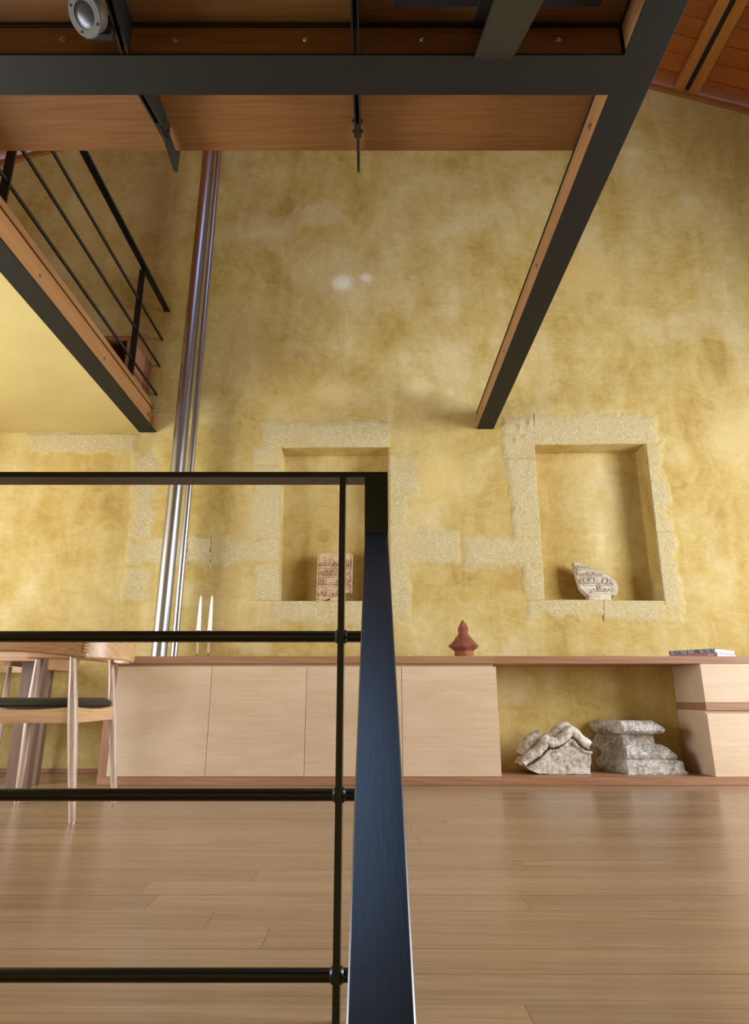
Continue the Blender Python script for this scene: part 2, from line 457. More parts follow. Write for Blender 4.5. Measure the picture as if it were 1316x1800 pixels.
PATCH = [
    (938, 728, 1158, 780, 'bl'), (880, 732, 938.4, 806, 'rb', None, 940), (886, 806, 940, 945, 'rtb', 900, 950),
    (808, 938, 949, 1002, 'r', None, 953.5), (916, 985, 952.5, 1056, 'rb', 922, 957),
    (1133, 776, 1164, 935, 'lb', 1152.5, 1184), (1152.5, 935, 1190, 1080, 'lt', 1171, 1206),
    (925, 1055, 1060, 1090, 'tr'), (1060, 1056, 1200, 1096, 'tl'),
    (456, 738, 690, 786, 'b'), (440, 780, 494.5, 822, 'r', None, 494), (440, 812, 494, 955, 'r', 437, 491.7),
    (371, 940, 491.7, 998, 'rl', 369, 491), (438, 985, 491, 1056, 'rb', None, 490), (684, 796, 740, 876, 'l'), (684.5, 865, 718, 945, 'l'),
    (685, 928, 812, 994, 'l'), (685.5, 980, 722, 1088, 'l'), (474, 1057, 655, 1104, 't'),
    (222, 943, 330, 997, 'r'), (330, 942, 371, 997, 'lr'), (232, 792, 280, 950, '', 223, 270), (217, 990, 270, 1062, '', 212, 262),
    (46, 763, 240, 796, 't'),
]
for k, p in enumerate(PATCH):
    exposed(*(list(p[:5]) + list(p[5:7] if len(p) > 5 else (None, None))), seed=k * 3.1)

# side and rear walls with their window openings
def wall_with_hole(name, label, fn, a0, a1, z0, z1, h):
    bm = bmesh.new()
    for (p0, p1, q0, q1) in ((a0, a1, z0, h[2]), (a0, a1, h[3], z1), (a0, h[0], h[2], h[3]), (h[1], a1, h[2], h[3])):
        fn(bm, p0, p1, q0, q1)
    o = finish(name, bm, M['soffit_plaster']); struct(o, label, 'wall'); return o
wall_with_hole('wall_left', 'yellow plastered side wall with a wide window, left', lambda bm, p0, p1, q0, q1: box(bm, XL - .2, XL, p0, p1, q0, q1), YR, W + .3, BOT, roof_z(XL), WIN_L)
wall_with_hole('wall_right', 'yellow plastered side wall with a tall window, right', lambda bm, p0, p1, q0, q1: box(bm, XR, XR + .2, p0, p1, q0, q1), YR, W + .3, BOT, roof_z(XR), WIN_R)
struct(Box('wall_rear', XL, XR, YR - .2, YR, BOT, 4.2, M['soffit_plaster']), 'yellow plastered wall behind the stairs', 'wall')
bm = bmesh.new(); prism(bm, [Vector((XL, YR - .2, 4.2)), Vector((XR, YR - .2, 4.2)), Vector((XR, YR - .2, roof_z(XR))), Vector((RX, YR - .2, RZ)), Vector((XL, YR - .2, roof_z(XL)))], (0, .2, 0))
struct(finish('wall_rear_gable', bm, M['soffit_plaster']), 'yellow plastered rear gable above the wall', 'wall')

# floor slab with planks
FE = 1.08
fl = Box('floor', XL, XR, FE, W, -.22, -.016, M['top'])
struct(fl, 'oak plank floor running along the gable wall', 'floor')
y = FE; r = 0
while y < W - .005:
    w = min(.118, W - y); x = XL - rng.uniform(0, 1.2)
    while x < XR - .02:
        ln = rng.choice((.7, .9, 1.2, 1.5, 1.9)); x0 = max(x, XL + .002); x1 = min(x + ln, XR - .002)
        if x1 - x0 > .06 and x1 > -2.6 and x0 < 3.2:
            bm = bmesh.new(); box(bm, x0, x1 - .0008, y, y + w - .0008, -.016, rng.uniform(-.0004, .0), 0)
            finish('plank', bm, M['floor'], fl)
        elif x1 - x0 > .02:
            bm = bmesh.new(); box(bm, x0, x1 - .0008, y, y + w - .0008, -.016, 0); finish('plank', bm, M['floor'], fl)
        x += ln
    y += w
low = Box('floor_lower', XL, XR, YR, W, BOT - .1, BOT, M['top']); struct(low, 'wooden floor of the storey below the stairs', 'floor')
bb = Box('baseboard_back', XL, -1.552, W - .014, W, 0, .026, M['trim'], bev=.002); struct(bb, 'low oak skirting along the plaster wall', 'baseboard')

# roof: boards, purlins, rake trims
TH = math.atan(RS)
ceil = bpy.data.objects.new('ceiling', None)
def roof_pt(x, y, up): return Vector((x, y, roof_z(x) + up))
BUP = .085
bm = bmesh.new()
def rq(x0, x1, y0, y1, up=BUP + .012):
    vs = [bm.verts.new(roof_pt(*q, up)) for q in ((x0, y0), (x1, y0), (x1, y1), (x0, y1))]; bm.faces.new(vs)
rq(RX, XR + .2, YR - .2, W + .3)
s0, s1, t0, t1 = SKY_O
rq(XL - .2, s0, YR - .2, W + .3); rq(s1, RX, YR - .2, W + .3); rq(s0, s1, YR - .2, t0); rq(s0, s1, t1, W + .3)
bmesh.ops.recalc_face_normals(bm, faces=bm.faces[:])
ceil = finish('ceiling', bm, M['pine']); struct(ceil, 'sloping pine boarded roof with a roof light', 'ceiling')
def sloped_box(bm, x0, x1, y0, y1, u0, u1):
    vs = [bm.verts.new(roof_pt(x, yy, u)) for u in (u0, u1) for yy in (y0, y1) for x in (x0, x1)]
    for q in ((0, 2, 3, 1), (4, 5, 7, 6), (0, 1, 5, 4), (2, 6, 7, 3), (0, 4, 6, 2), (1, 3, 7, 5)): bm.faces.new([vs[i] for i in q])
    bmesh.ops.recalc_face_normals(bm, faces=bm.faces[:])
BW = .155
k = 0; yb = 3.889 - BW * 8
while yb < W - .01:
    bm = bmesh.new(); y1 = min(yb + BW, W + .0)
    sloped_box(bm, RX + .02, XR, yb + .001, y1 - .004, BUP - .012 + rng.uniform(-.002, .002), BUP + .01)
    finish('board', bm, M['pine'], ceil); yb += BW
for side in (1, -1):
    for x in (2.775, 2.90) if side > 0 else (-2.2, -2.325):
        bm = bmesh.new(); sloped_box(bm, x, x + .082, YR, W - .031, .045, BUP - .014); finish('purlin', bm, M['pine_y'], ceil)
bm = bmesh.new(); sloped_box(bm, 2.858, 2.899, YR, W - .031, .058, BUP - .014); finish('gap_shade_strip', bm, M['black'], ceil)  # added black strip standing in for the shade between the two purlins
for i, (xa, xb) in enumerate(((RX, XR), (XL, RX))):
    bm = bmesh.new(); sloped_box(bm, xa, xb, W - .03, W, .0, .05)
    o = finish('trim_%d' % (i + 1), bm, M['trim']); struct(o, ('oak strip along the top of the plaster wall, right slope', 'oak strip along the top of the plaster wall, left slope')[i], 'trim')

# ------------------------------------------------------------------ mezzanine steel: H beams with oak infill boards
ZB = EYE + 1.99           # underside of beams
BH = .14; FT = .010
YA, YB_ = 1.549, 1.690
def bolt_head(parent, p, d, r=.009, mat='chrome'):
    bm = bmesh.new(); lathe(bm, [(r * 1.5, 0), (r * 1.5, .002), (r, .0025), (r * .9, .007), (r * .3, .009)], p, 10, Vector(d))
    return smooth_angle(finish('bolt', bm, M[mat], parent))
# transverse beam
bt = thing('steel_beam', 'dark steel beam crossing overhead with oak board between its flanges', 'beam', (-.35, (YA + YB_) / 2, ZB), 'mezzanine beams')
X0, X1 = -1.646, .819
Box('bottom_flange', X0, X1, YA, YB_, ZB, ZB + FT, M['beam'], bt, .001)
Box('top_flange', X0, X1, YA, YB_, ZB + BH - FT, ZB + BH, M['beam'], bt, .001)
Box('web', X0, X1, (YA + YB_) / 2 - .005, (YA + YB_) / 2 + .005, ZB + FT, ZB + BH - FT, M['beam'], bt)
ib = Box('infill_board', X0, X1 - .004, YA + .006, YA + .028, ZB + FT + .001, ZB + BH - FT - .002, M['oak_beam'], bt, .001)
for px in (-100, 110, 307, 537, 742, 981):
    p = at(px, 73, YA + .006); bolt_head(ib, (p.x, YA + .006, ZB + .075), (0, -1, 0))
Box('infill_board', X0, X1 - .004, YB_ - .028, YB_ - .006, ZB + FT + .001, ZB + BH - FT - .002, M['oak_beam'], bt, .001)
# right beam
XA, XB = .819, .946
br = thing('steel_beam', 'dark steel beam with bolted oak strip running to the wall beside the right niche', 'beam', ((XA + XB) / 2, 2, ZB), 'mezzanine beams')
Box('bottom_flange', XA, XB, YR, W, ZB, ZB + FT, M['beam'], br, .001)
Box('top_flange', XA, XB, YR, W, ZB + BH - FT, ZB + BH, M['beam'], br, .001)
Box('web', (XA + XB) / 2 - .005, (XA + XB) / 2 + .005, YR, W, ZB + FT, ZB + BH - FT, M['beam'], br)
ib = Box('infill_board', XA + .004, XA + .026, YB_ + .001, W - .002, ZB + FT + .001, ZB + BH - .032, M['oak_beam_y'], br, .001)
for py in (222, 467, 617, 716):
    Yb = .075 / 1; k = slope(py); Yb = (ZB + .065 - EYE) / k
    bolt_head(ib, (XA + .004, Yb, ZB + .065), (-1, 0, 0), .008)
Box('infill_board', XA + .004, XA + .026, YR, YA - .001, ZB + FT + .001, ZB + BH - FT - .002, M['oak_beam_y'], br, .001)
Box('edge_strip', XA + .004, XA + .026, YB_ + .001, W - .002, ZB + BH - .028, ZB + BH - FT - .001, M['oak_beam_y'], br, .001)
# left beam
ZL = EYE + 1.962
XC, XD = -1.773, -1.646
bl_ = thing('steel_beam', 'dark steel beam under the side gallery with bolted oak strip, ending by the flue', 'beam', ((XC + XD) / 2, 3, ZL), 'mezzanine beams')
Box('bottom_flange', XC, XD, YR, W, ZL, ZL + FT, M['beam'], bl_, .001)
Box('top_flange', XC, XD - .012, YR, W, ZL + BH - FT, ZL + BH, M['beam'], bl_, .001)
Box('web', (XC + XD) / 2 - .005, (XC + XD) / 2 + .005, YR, W, ZL + FT, ZL + BH - FT, M['beam'], bl_)
ib = Box('infill_board', XD - .026, XD - .004, YB_, W - .002, ZL + FT + .001, ZL + BH - .004, M['oak_beam_y'], bl_, .001)
for py in (485, 630, 728):
    Yb = (ZL + .062 - EYE) / slope(py); bolt_head(ib, (XD - .004, Yb, ZL + .062), (1, 0, 0), .008)

# mezzanine floors
ZS = EYE + 2.14
mz = None
bm = bmesh.new()
for (x0, x1, y0, y1) in ((-1.66, -.32, YR, 2.065), (-.32, .835, 1.462, 2.065), (-.32, .835, YR, -1.5)):
    box(bm, x0, x1, y0, y1, ZS, ZS + .045)
mz = finish('floor_mezzanine', bm, M['soffit']); struct(mz, 'oak veneered underside of the mezzanine floor', 'floor')
gal = Box('floor_gallery', XL, XD + .0, 1.70, 4.41, ZL + BH + .008, ZL + BH + .046, M['oak_beam_y'], bev=.002); struct(gal, 'oak floor edge of the side gallery', 'floor')
sof = Box('ceiling_gallery', XL, XC - .002, YR, W, ZL - .001, ZL + .02, M['soffit_plaster']); struct(sof, 'smooth yellow plaster soffit under the side gallery', 'ceiling')

# tapered double-plate cantilever brackets that carry the mezzanine edge
def bracket(xc, label):
    t = thing('cantilever_bracket', label, 'bracket', (xc, 1.62, ZS - .15), 'cantilever brackets under the mezzanine')
    for s in (-1, 1):
        x = xc + s * .0095
        for pts in (((1.05, -.004), (1.548, -.145), (1.548, -.001), (1.05, -.001)), ((1.692, -.138), (1.951, -.058), (1.951, -.001), (1.692, -.001))):
            bm = bmesh.new(); prism(bm, [Vector((x - .003, yy, ZS + zz)) for yy, zz in pts], (.006, 0, 0)); finish('plate', bm, M['beam'], t)
    bm = bmesh.new()
    prism(bm, [Vector((xc - .005, yy, ZS + zz)) for yy, zz in ((1.86, -.012), (1.86, -.085), (1.955, -.075), (2.072, -.085), (2.100, -.075), (2.105, .09), (2.072, .09), (2.067, -.012))], (.010, 0, 0))
    finish('tongue_plate', bm, M['beam'], t)
    for yy, zz in ((1.885, -.045), (1.932, -.045)):
        for s in (-1, 1): bolt_head(t, (xc + s * .0125, yy, ZS + zz), (s, 0, 0), .006, 'beam')
bracket(-.793, 'tapered dark steel bracket under the mezzanine nearer the flue')
bracket(-.0487, 'tapered dark steel bracket under the middle of the mezzanine')

# upper stair: sloping steel stringer and dark treads
st = thing('staircase', 'dark steel stair stringer rising to the mezzanine beam, with black treads', 'staircase', (.33, -1.2, 0))
a0 = Vector((.336, 1.56, ZB - .004)); a1 = Vector((.459, 1.56, ZB - .004))
slp = .79; dxy = .068
def strg(y): return Vector((-(1.56 - y) * dxy, y, ZB - .004 - (1.56 - y) * slp))
ye = -1.2
def slab(name, xo0, xo1, u0, u1, mat='beam'):
    bm = bmesh.new(); A, B = strg(1.56), strg(ye)
    vs = []
    for p in (A, B):
        for (xo, u) in ((xo0, u0), (xo1, u0), (xo1, u1), (xo0, u1)): vs.append(bm.verts.new((p.x + xo, p.y, p.z + u)))
    for q in ((0, 1, 2, 3), (7, 6, 5, 4), (0, 4, 5, 1), (1, 5, 6, 2), (2, 6, 7, 3), (3, 7, 4, 0)): bm.faces.new([vs[i] for i in q])
    bmesh.ops.recalc_face_normals(bm, faces=bm.faces[:]); return finish(name, bm, M[mat], st)
slab('bottom_flange', .336, .459, 0, .012); slab('web', .392, .402, .012, .14); slab('top_flange', .336, .459, .14, .152)
tz = ZB - .004
for k in range(9):
    yt = 1.45 - .235 * k; z = EYE + 2.06 - .186 * k; p = strg(yt)
    Box('tread', p.x + .077, p.x + .722, yt - .27, yt, z, z + .03, M['black'], st, .002)

# lower stair below the handrail
ls = thing('staircase', 'oak stair treads descending from the floor edge beside the black handrail', 'staircase', (.5, .2, -1.4))
for k in range(7):
    z = -.18 * (k + 1); y1 = FE - .235 * k
    Box('tread', .06, .95, y1 - .27, y1 - .002, z - .04, z, M['floor'], ls, .003)
for x in (.045, .951):
    bm = bmesh.new(); prism(bm, [Vector((x, FE - .005, -.02)), Vector((x, FE - .005, -.3)), Vector((x, FE - 1.75, -1.62)), Vector((x, FE - 1.75, -1.34))], (.012, 0, 0)); finish('stringer', bm, M['beam'], ls)

# ------------------------------------------------------------------ black guard railing at the stair head
D = 1.10
gr = thing('stair_railing', 'glossy black steel guard railing with round bars and a sloping handrail', 'railing', (-.4, D + .02, 0))
ztop = EYE + slope(829) * D
xp0 = at(640.7, 900, D).x; xp1 = at(682.0, 900, D).x
Box('top_rail', -2.4, xp0 + .001, D, D + .046, ztop - .0105, ztop, M['steel'], gr, .0012, 2)
Box('post', xp0, xp1, D, D + .012, 0, ztop, M['steel'], gr, .0012, 2)
for bx_ in (-.051, -1.25, -2.3):
    Box('baluster', bx_ - .0055, bx_ + .0055, D, D + .045, 0, ztop - .01, M['steel'], gr, .001, 2)
for py in (1119, 1397, 1714):
    z = EYE + slope(py) * (D + .022)
    bm = bmesh.new(); tube(bm, [(-2.4, D + .022, z), (xp0 + .01, D + .022, z)], .0098, 16)
    smooth_angle(finish('bar', bm, M['steel'], gr))
    for bx_ in (-.051,):
        for s in (-1, 1):
            bm = bmesh.new(); lathe(bm, [(.0115, 0), (.0125, .0015), (.0098, .005)], (bx_ + s * .0055, D + .022, z), 16, Vector((s, 0, 0)))
            smooth_angle(finish('weld', bm, M['steel'], gr))
# sloping flat handrail, descending towards the viewer
pa = at(661.4, 936, D); 
hs_ = math.tan(math.radians(37.5))
def hr(yv, w):   # centre of the top surface at depth yv
    return Vector((w, yv, pa.z - (D - yv) * hs_))
hw = .0225
far_x = pa.x; near_y = .4827
zc = near_y * cp + (hr(near_y, 0).z - EYE) * sp_
near_x = (669.4 - PX) / F * zc
def hx(yv): return far_x + (near_x - far_x) * (D - yv) / (D - near_y)
bm = bmesh.new(); nrm = Vector((0, -math.sin(math.radians(37.5)), math.cos(math.radians(37.5))))
pts, secs = [], []
for k in range(25):
    yv = D - .0005 - k * .06
    hwk = .0206 + .0014 * min(1, k / 8)
    pts.append(Vector((hx(yv), yv, pa.z - (D - yv) * hs_)))
    b_ = .0013
    secs.append([Vector((-hwk, 0, 0)) - nrm * b_, Vector((-hwk + b_, 0, 0)), Vector((hwk - b_, 0, 0)), Vector((hwk, 0, 0)) - nrm * b_, Vector((hwk, 0, 0)) - nrm * .0115, Vector((-hwk, 0, 0)) - nrm * .0115])
strip(bm, pts, secs)
finish('sloping_handrail', bm, M['rail'], gr)
bm = bmesh.new()
tube(bm, [(xp0 + .001, D - .001, pa.z + .0005), ((xp0 + xp1) / 2, D - .002, pa.z), (xp1 - .001, D - .001, pa.z + .0005)], .0016, 8)
smooth_angle(finish('weld', bm, M['rail'], gr))

# ------------------------------------------------------------------ railing of the side gallery
gz = ZL + BH + .046
mr = thing('gallery_railing', 'slim black railing on the side gallery, high at the left', 'railing', (-1.68, 3.3, gz))
XG = -1.678
Box('top_rail', XG - .0, XG + .045, 1.9, W - .002, EYE + 3.025, EYE + 3.04, M['steel'], mr, .001)
for zz in (2.284, 2.530, 2.766):
    bm = bmesh.new(); tube(bm, [(XG + .005, 1.9, EYE + zz), (XG + .005, W - .002, EYE + zz)], .010, 12); smooth_angle(finish('bar', bm, M['steel'], mr))
for yy in (2.37, 3.975):
    Box('post', XG - .018, XG + .026, yy - .005, yy + .005, gz, EYE + 3.026, M['steel'], mr, .001)

# low open cabinet on the gallery
ch = thing('open_cabinet', 'low red brown wooden cabinet with open dark front on the side gallery', 'cabinet', (-2.2, 4.29, gz))
cx0, cx1, cy0, cy1, ct = -2.75, -1.735, 4.075, W - .004, EYE + 2.536
Box('top_panel', cx0, cx1, cy0, cy1, ct - .04, ct, M['chest'], ch, .002)
Box('side_panel', cx1 - .032, cx1, cy0, cy1, gz, ct - .041, M['chest'], ch, .002)
Box('side_panel', cx0, cx0 + .032, cy0, cy1, gz, ct - .041, M['chest'], ch, .002)
Box('back_panel', cx0 + .033, cx1 - .033, cy1 - .02, cy1, gz, ct - .041, M['chest'], ch)
Box('back_stile', cx1 + .0005, cx1 + .006, cy1 - .13, cy1, gz, ct - .002, M['chest'], ch)
Box('shelf', cx0 + .033, cx1 - .033, cy0 + .03, cy1 - .021, gz, gz + .03, M['chest'], ch)

# ------------------------------------------------------------------ flue, slim pipe, tie rod
WT = EYE + slope(1153.3) * 3.87           # worktop height
FY = 4.30
fa = at(279, 1152, FY); fb = at(368, 264, FY)
def extend(a, b, z): return a + (b - a) * ((z - a.z) / (b.z - a.z))
def pipe(name, a, b, r, label):
    t = thing(name, label, 'pipe', Vector((a.x, a.y, WT)))
    bm = bmesh.new(); tube(bm, [extend(a, b, WT), extend(a, b, 2.6), extend(a, b, 4.1), extend(a, b, roof_z(a.x) + .08)], r, 40, False)
    o = finish('shaft', bm, M['inox'], t, smooth=True)
    return t
fp = pipe('flue_pipe', fa, fb, .0515, 'thick brushed steel flue rising from the worktop')
pa_, pb_ = at(305.8, 1152, FY), at(385.5, 264, FY)
pp = pipe('slim_pipe', pa_, pb_, .0225, 'slim steel pipe beside the thick flue')
tr = thing('tie_rod', 'thin steel rod tying the flue to the gallery beam', 'rod', at(262, 728, FY))
q0 = at(259.5, 728, FY); q1 = at(309, 728.5, FY); q1.z = q0.z
q0.x = XD - .003
bm = bmesh.new(); tube(bm, [q0, q1], .0035, 8); smooth_angle(finish('shaft', bm, M['chrome'], tr))
bm = bmesh.new(); lathe(bm, [(.014, 0), (.014, .004), (.008, .005), (.007, .016)], q0, 12, Vector((1, 0, 0))); smooth_angle(finish('flange', bm, M['chrome'], tr))
q2 = at(333, 728.5, FY); q3 = at(341, 728.5, FY)

# ------------------------------------------------------------------ low built-in cabinets under the wall
FYC = 3.87                 # front plane
BACK = 4.24
TT = .044                  # worktop and plinth thickness
xl_end = -1.547; xl_in = -1.50; xm = .744; xr_u = 1.954; xr_end = 3.4
t1 = Box('worktop', xl_end, xm - .001, FYC, W - .001, WT - TT, WT, M['top'], bev=.0015); tag(t1, 'oak worktop over the four plywood doors, carrying the flue and finial', 'worktop', 'oak worktops')
t2 = Box('worktop', xm, xr_end, FYC, W - .001, WT - TT, WT, M['top'], bev=.0015); tag(t2, 'oak worktop spanning the open bay, carrying the two books', 'worktop', 'oak worktops')
cab = thing('low_cabinet', 'long low cabinet with four pale birch plywood doors', 'cabinet', ((xl_end + xm) / 2, 4.05, 0))
Box('plinth', xl_end, xm - .001, FYC + .001, W - .002, 0, TT, M['top'], cab, .0015)
Box('end_panel', xl_end, xl_in - .002, FYC + .001, W - .002, TT, WT - TT, M['top_z'], cab, .001)
Box('body', xl_in - .001, xm - .012, FYC + .028, W - .01, TT + .001, WT - TT - .001, M['birch'], cab)
dw = (xm - xl_in) / 4
for k in range(4):
    Box('door', xl_in + dw * k + .0015, xl_in + dw * (k + 1) - .0015, FYC + .002, FYC + .02, TT + .002, WT - TT - .017, M['birch'], cab, .0008)
bs = Box('base_shelf', xm, xr_end, FYC + .001, W - .002, 0, TT, M['top'], bev=.0015); tag(bs, 'oak base shelf of the open bay, under the two carved stones', 'shelf')
bp = Box('back_panel', xm + .001, xr_u - .001, BACK, BACK + .03, TT, WT - TT, M['plaster']); tag(bp, 'ochre plastered panel closing the back of the open bay', 'panel')
du = thing('drawer_unit', 'birch plywood drawer unit with an oak band, right of the carved stones', 'cabinet', ((xr_u + xr_end) / 2, 4.05, TT))
zm1 = EYE + slope(1235) * FYC; zm0 = EYE + slope(1248.5) * FYC
Box('upper_body', xr_u, xr_end, FYC + .003, BACK, zm1, WT - TT - .0005, M['birch'], du, .0008)
Box('upper_drawer', xr_u + .0005, xr_end, FYC - .001, FYC + .0028, zm1 + .001, WT - TT - .002, M['birch'], du, .0006)
Box('oak_band', xr_u - .001, xr_end, FYC - .002, BACK, zm0, zm1 - .0005, M['top'], du, .001)
Box('lower_body', xr_u, xr_end, FYC + .022, BACK, TT + .0005, zm0 - .0005, M['birch'], du, .0008)
Box('lower_door', xr_u + .001, xr_end, FYC + .002, FYC + .021, TT + .001, zm0 - .019, M['birch'], du, .0008)

# ------------------------------------------------------------------ things on the worktop
def candle_pair(px0, px1, label_a, label_b):
    p = at(px0, 1150, 4.2); tp = at(px1, 1047, 4.2); x = p.x
    zb = EYE + slope(1109) * 4.2
    bm = bmesh.new(); lathe(bm, [(.034, 0), (.034, .004), (.012, .010), (.006, .02), (.0075, .06), (.006, .11), (.009, zb - WT - .03), (.014, zb - WT - .02), (.015, zb - WT), (.011, zb - WT), (.0105, zb - WT - .018)], (x, 4.2, WT), 24)
    h = finish('candlestick', bm, M['glass'], base=True, smooth=True); tag(h, label_a, 'candlestick', 'glass candlesticks on the worktop')
    H = tp.z - zb
    bm = bmesh.new(); lathe(bm, [(.0105, -.017), (.0105, 0), (.0165, .0005), (.0165, .006), (.0135, .012), (.012, H * .35), (.009, H * .7), (.0065, H * .92), (.003, H), (.001, H + .002)], (x, 4.2, zb), 20)
    c = finish('candle', bm, M['wax'], base=True, smooth=True); tag(c, label_b, 'candle', 'white tapered candles')
candle_pair(345.5, 350.5, 'clear glass candlestick nearer the flue', 'white tapered candle nearer the flue')
candle_pair(365.5, 370.5, 'clear glass candlestick farther from the flue', 'white tapered candle farther from the flue')

fz = 4.15; fc = at(815.5, 1153, fz); kf = (fz * .985) / F / 10.12
prof = [(165, 840), (165, 722), (160, 712), (175, 700), (262, 634), (266, 620), (255, 608), (170, 520), (110, 440), (82, 385), (82, 370), (92, 345), (93, 330), (80, 290), (52, 220), (25, 182), (8, 165)]
bm = bmesh.new(); lathe(bm, [(r * kf, (846 - y_) * kf * 1.0) for r, y_ in prof], (fc.x, fz, WT), 40)
bmesh.ops.subdivide_edges(bm, edges=[e for e in bm.edges if e.calc_length() > .012], cuts=1)
rough(bm, .003, 40, 2.0, .0015, 120)
fn = smooth_angle(finish('finial', bm, M['terracotta'], base=True), 50); fn.location.z = WT
tag(fn, 'rough terracotta finial with pointed tip on the worktop', 'finial')

# books
def book(name, z0, h, corner, th, L1, L2, cover, label, rot=0.0):
    t = thing(name, label, 'book', (corner.x, corner.y, z0), 'books on the worktop')
    t.rotation_euler.z = th
    # local: corner at origin, spine runs along -x, depth +y
    def lb(nm, x0, x1, y0, y1, za, zb_, mat, par=t):
        bm = bmesh.new(); box(bm, x0, x1, y0, y1, za, zb_, .0006)
        o = finish(nm, bm, mat); o.parent = par
        if par is not t: o.location -= par.location
        return o
    ct_ = .0022
    sp = lb('spine', -L1, 0, 0, ct_, 0, h, cover)
    lb('back_cover', -L1, 0, ct_ + .0001, L2, 0, ct_, cover)
    lb('front_cover', -L1, 0, ct_ + .0001, L2, h - ct_, h, cover)
    lb('pages', -L1 + .004, -.002, ct_ + .0002, L2 - .005, ct_ + .0001, h - ct_ - .0001, M['paper'])
    return t, lb, sp
corner = at(1260.5, 1153, 3.93)
TH2 = math.radians(-50)
b1, lb1, s1_ = book('book', WT, .0235, corner, TH2, .288, .288, M['cover_red'], 'red spined book lying under the grey one')
b2, lb2, s2_ = book('book', WT + .0237, .026, corner + Vector((-.006, .004, 0)), TH2 - .01, .286, .284, M['cover_grey'], 'grey spined book with black lettering lying on the red one')
def marks(book_t, items, h, mat, nm='print'):
    for pts in items:
        bm = bmesh.new(); prism(bm, [Vector((x, -.0006, z * h)) for x, z in pts], (0, .0004, 0))
        o = finish(nm, bm, mat); o.parent = book_t
def bars(l): return [[(x, z0), (x + w, z0), (x + w + k, z1), (x + k, z1)] for x, w, k, z0, z1 in l]
marks(b2, bars([(-.284, .005, 0, 0, 1), (-.240, .008, -.012, .05, .85), (-.226, .005, 0, .2, .9), (-.215, .010, -.008, .1, .5), (-.170, .006, 0, .1, .95), (-.152, .004, 0, .4, .9), (-.128, .008, .006, .1, .9), (-.108, .016, -.010, .08, .9), (-.058, .008, -.016, .1, .9), (-.030, .006, 0, .2, .95), (-.020, .008, 0, .1, .5)]), .026, M['ink'])
marks(b2, bars([(-.160, .003, 0, .15, .85), (-.145, .003, 0, .15, .85), (-.118, .002, .004, .15, .85), (-.010, .003, 0, .1, .5)]), .026, M['white'])
marks(b1, bars([(-.250, .030, 0, .05, .25), (-.050, .005, 0, .3, .9), (-.040, .005, 0, .3, .9), (-.050, .026, 0, .1, .2), (-.030, .005, 0, .3, .9)]), .0235, M['white'])
marks(b1, bars([(-.006, .0055, 0, 0, 1)]), .0235, M['ink'])

# ------------------------------------------------------------------ carved tablets in the niches
def relief(parent, to3, bands, inside, seed, depth, mat, sw):
    """raised lettering: bands of upright strokes and bowls; to3(u,v,d) maps tablet coordinates to space"""
    r = random.Random(seed); bm = bmesh.new()
    def stroke(pts, w):
        pts = [p for p in pts if inside(*p)]
        if len(pts) < 2: return
        for (a, b) in zip(pts, pts[1:]):
            dx, dy = b[0] - a[0], b[1] - a[1]; l = math.hypot(dx, dy) or 1e-6
            nx, ny = -dy / l * w / 2, dx / l * w / 2
            c = [(a[0] + nx, a[1] + ny), (b[0] + nx, b[1] + ny), (b[0] - nx, b[1] - ny), (a[0] - nx, a[1] - ny)]
            lo = [bm.verts.new(to3(u, v, -.001)) for u, v in c]; hi = [bm.verts.new(to3(u * .98 + (a[0] + b[0]) * .01, v, depth)) for u, v in c]
            bm.faces.new(hi)
            for k in range(4): bm.faces.new((lo[k], lo[(k + 1) % 4], hi[(k + 1) % 4], hi[k]))
    for (v0, v1, u0, u1) in bands:
        h = v1 - v0
        stroke([(u0 + (u1 - u0) * k / 14, v0) for k in range(15)], sw * .9)
        u = u0 + h * .12
        while u < u1 - h * .1:
            kind = r.random(); w = h * r.uniform(.16, .3)
            if kind < .45:
                s = r.uniform(-.05, .05) * h
                stroke([(u, v0 + h * .16), (u + s, v0 + h * .55), (u + s * 1.5, v0 + h * r.uniform(.8, .93))], sw); u += h * .17
            elif kind < .75:
                rad = h * r.uniform(.16, .24); cv = v0 + h * r.uniform(.32, .5)
                stroke([(u + rad + rad * math.cos(a), cv + rad * math.sin(a)) for a in [math.pi + math.pi * 1.25 * q / 8 for q in range(9)]], sw); u += rad * 2 + h * .08
            else:
                stroke([(u, v0 + h * .25), (u + w * .5, v0 + h * .42), (u + w, v0 + h * .22), (u + w * 1.6, v0 + h * .5)], sw); u += w * 1.5
            if r.random() < .5:
                du_ = r.uniform(-.1, .1) * h; vv = v0 + h * r.uniform(.62, .86)
                stroke([(u + du_, vv), (u + du_ + h * .07, vv + h * .06)], sw * 1.1)
    bmesh.ops.recalc_face_normals(bm, faces=bm.faces[:])
    return finish('carved_lettering', bm, mat, parent)
def in_poly(poly):
    def f(x, y):
        c = False; n = len(poly)
        for i in range(n):
            x1, y1 = poly[i]; x2, y2 = poly[(i + 1) % n]
            if (y1 > y) != (y2 > y) and x < (x2 - x1) * (y - y1) / (y2 - y1) + x1: c = not c
        return c
    return f
def slabstone(t, poly, to3, thick, mat, seed):
    bm = bmesh.new(); n = len(poly)
    a = [bm.verts.new(to3(u, v, 0)) for u, v in poly]; b = [bm.verts.new(to3(u, v, -thick)) for u, v in poly]
    bm.faces.new(a); bm.faces.new(b[::-1])
    for k in range(n): bm.faces.new((a[k], b[k], b[(k + 1) % n], a[(k + 1) % n]))
    bmesh.ops.recalc_face_normals(bm, faces=bm.faces[:])
    bmesh.ops.bevel(bm, geom=bm.edges[:], offset=.004, segments=1, affect='EDGES')
    return finish('slab', bm, mat, t)
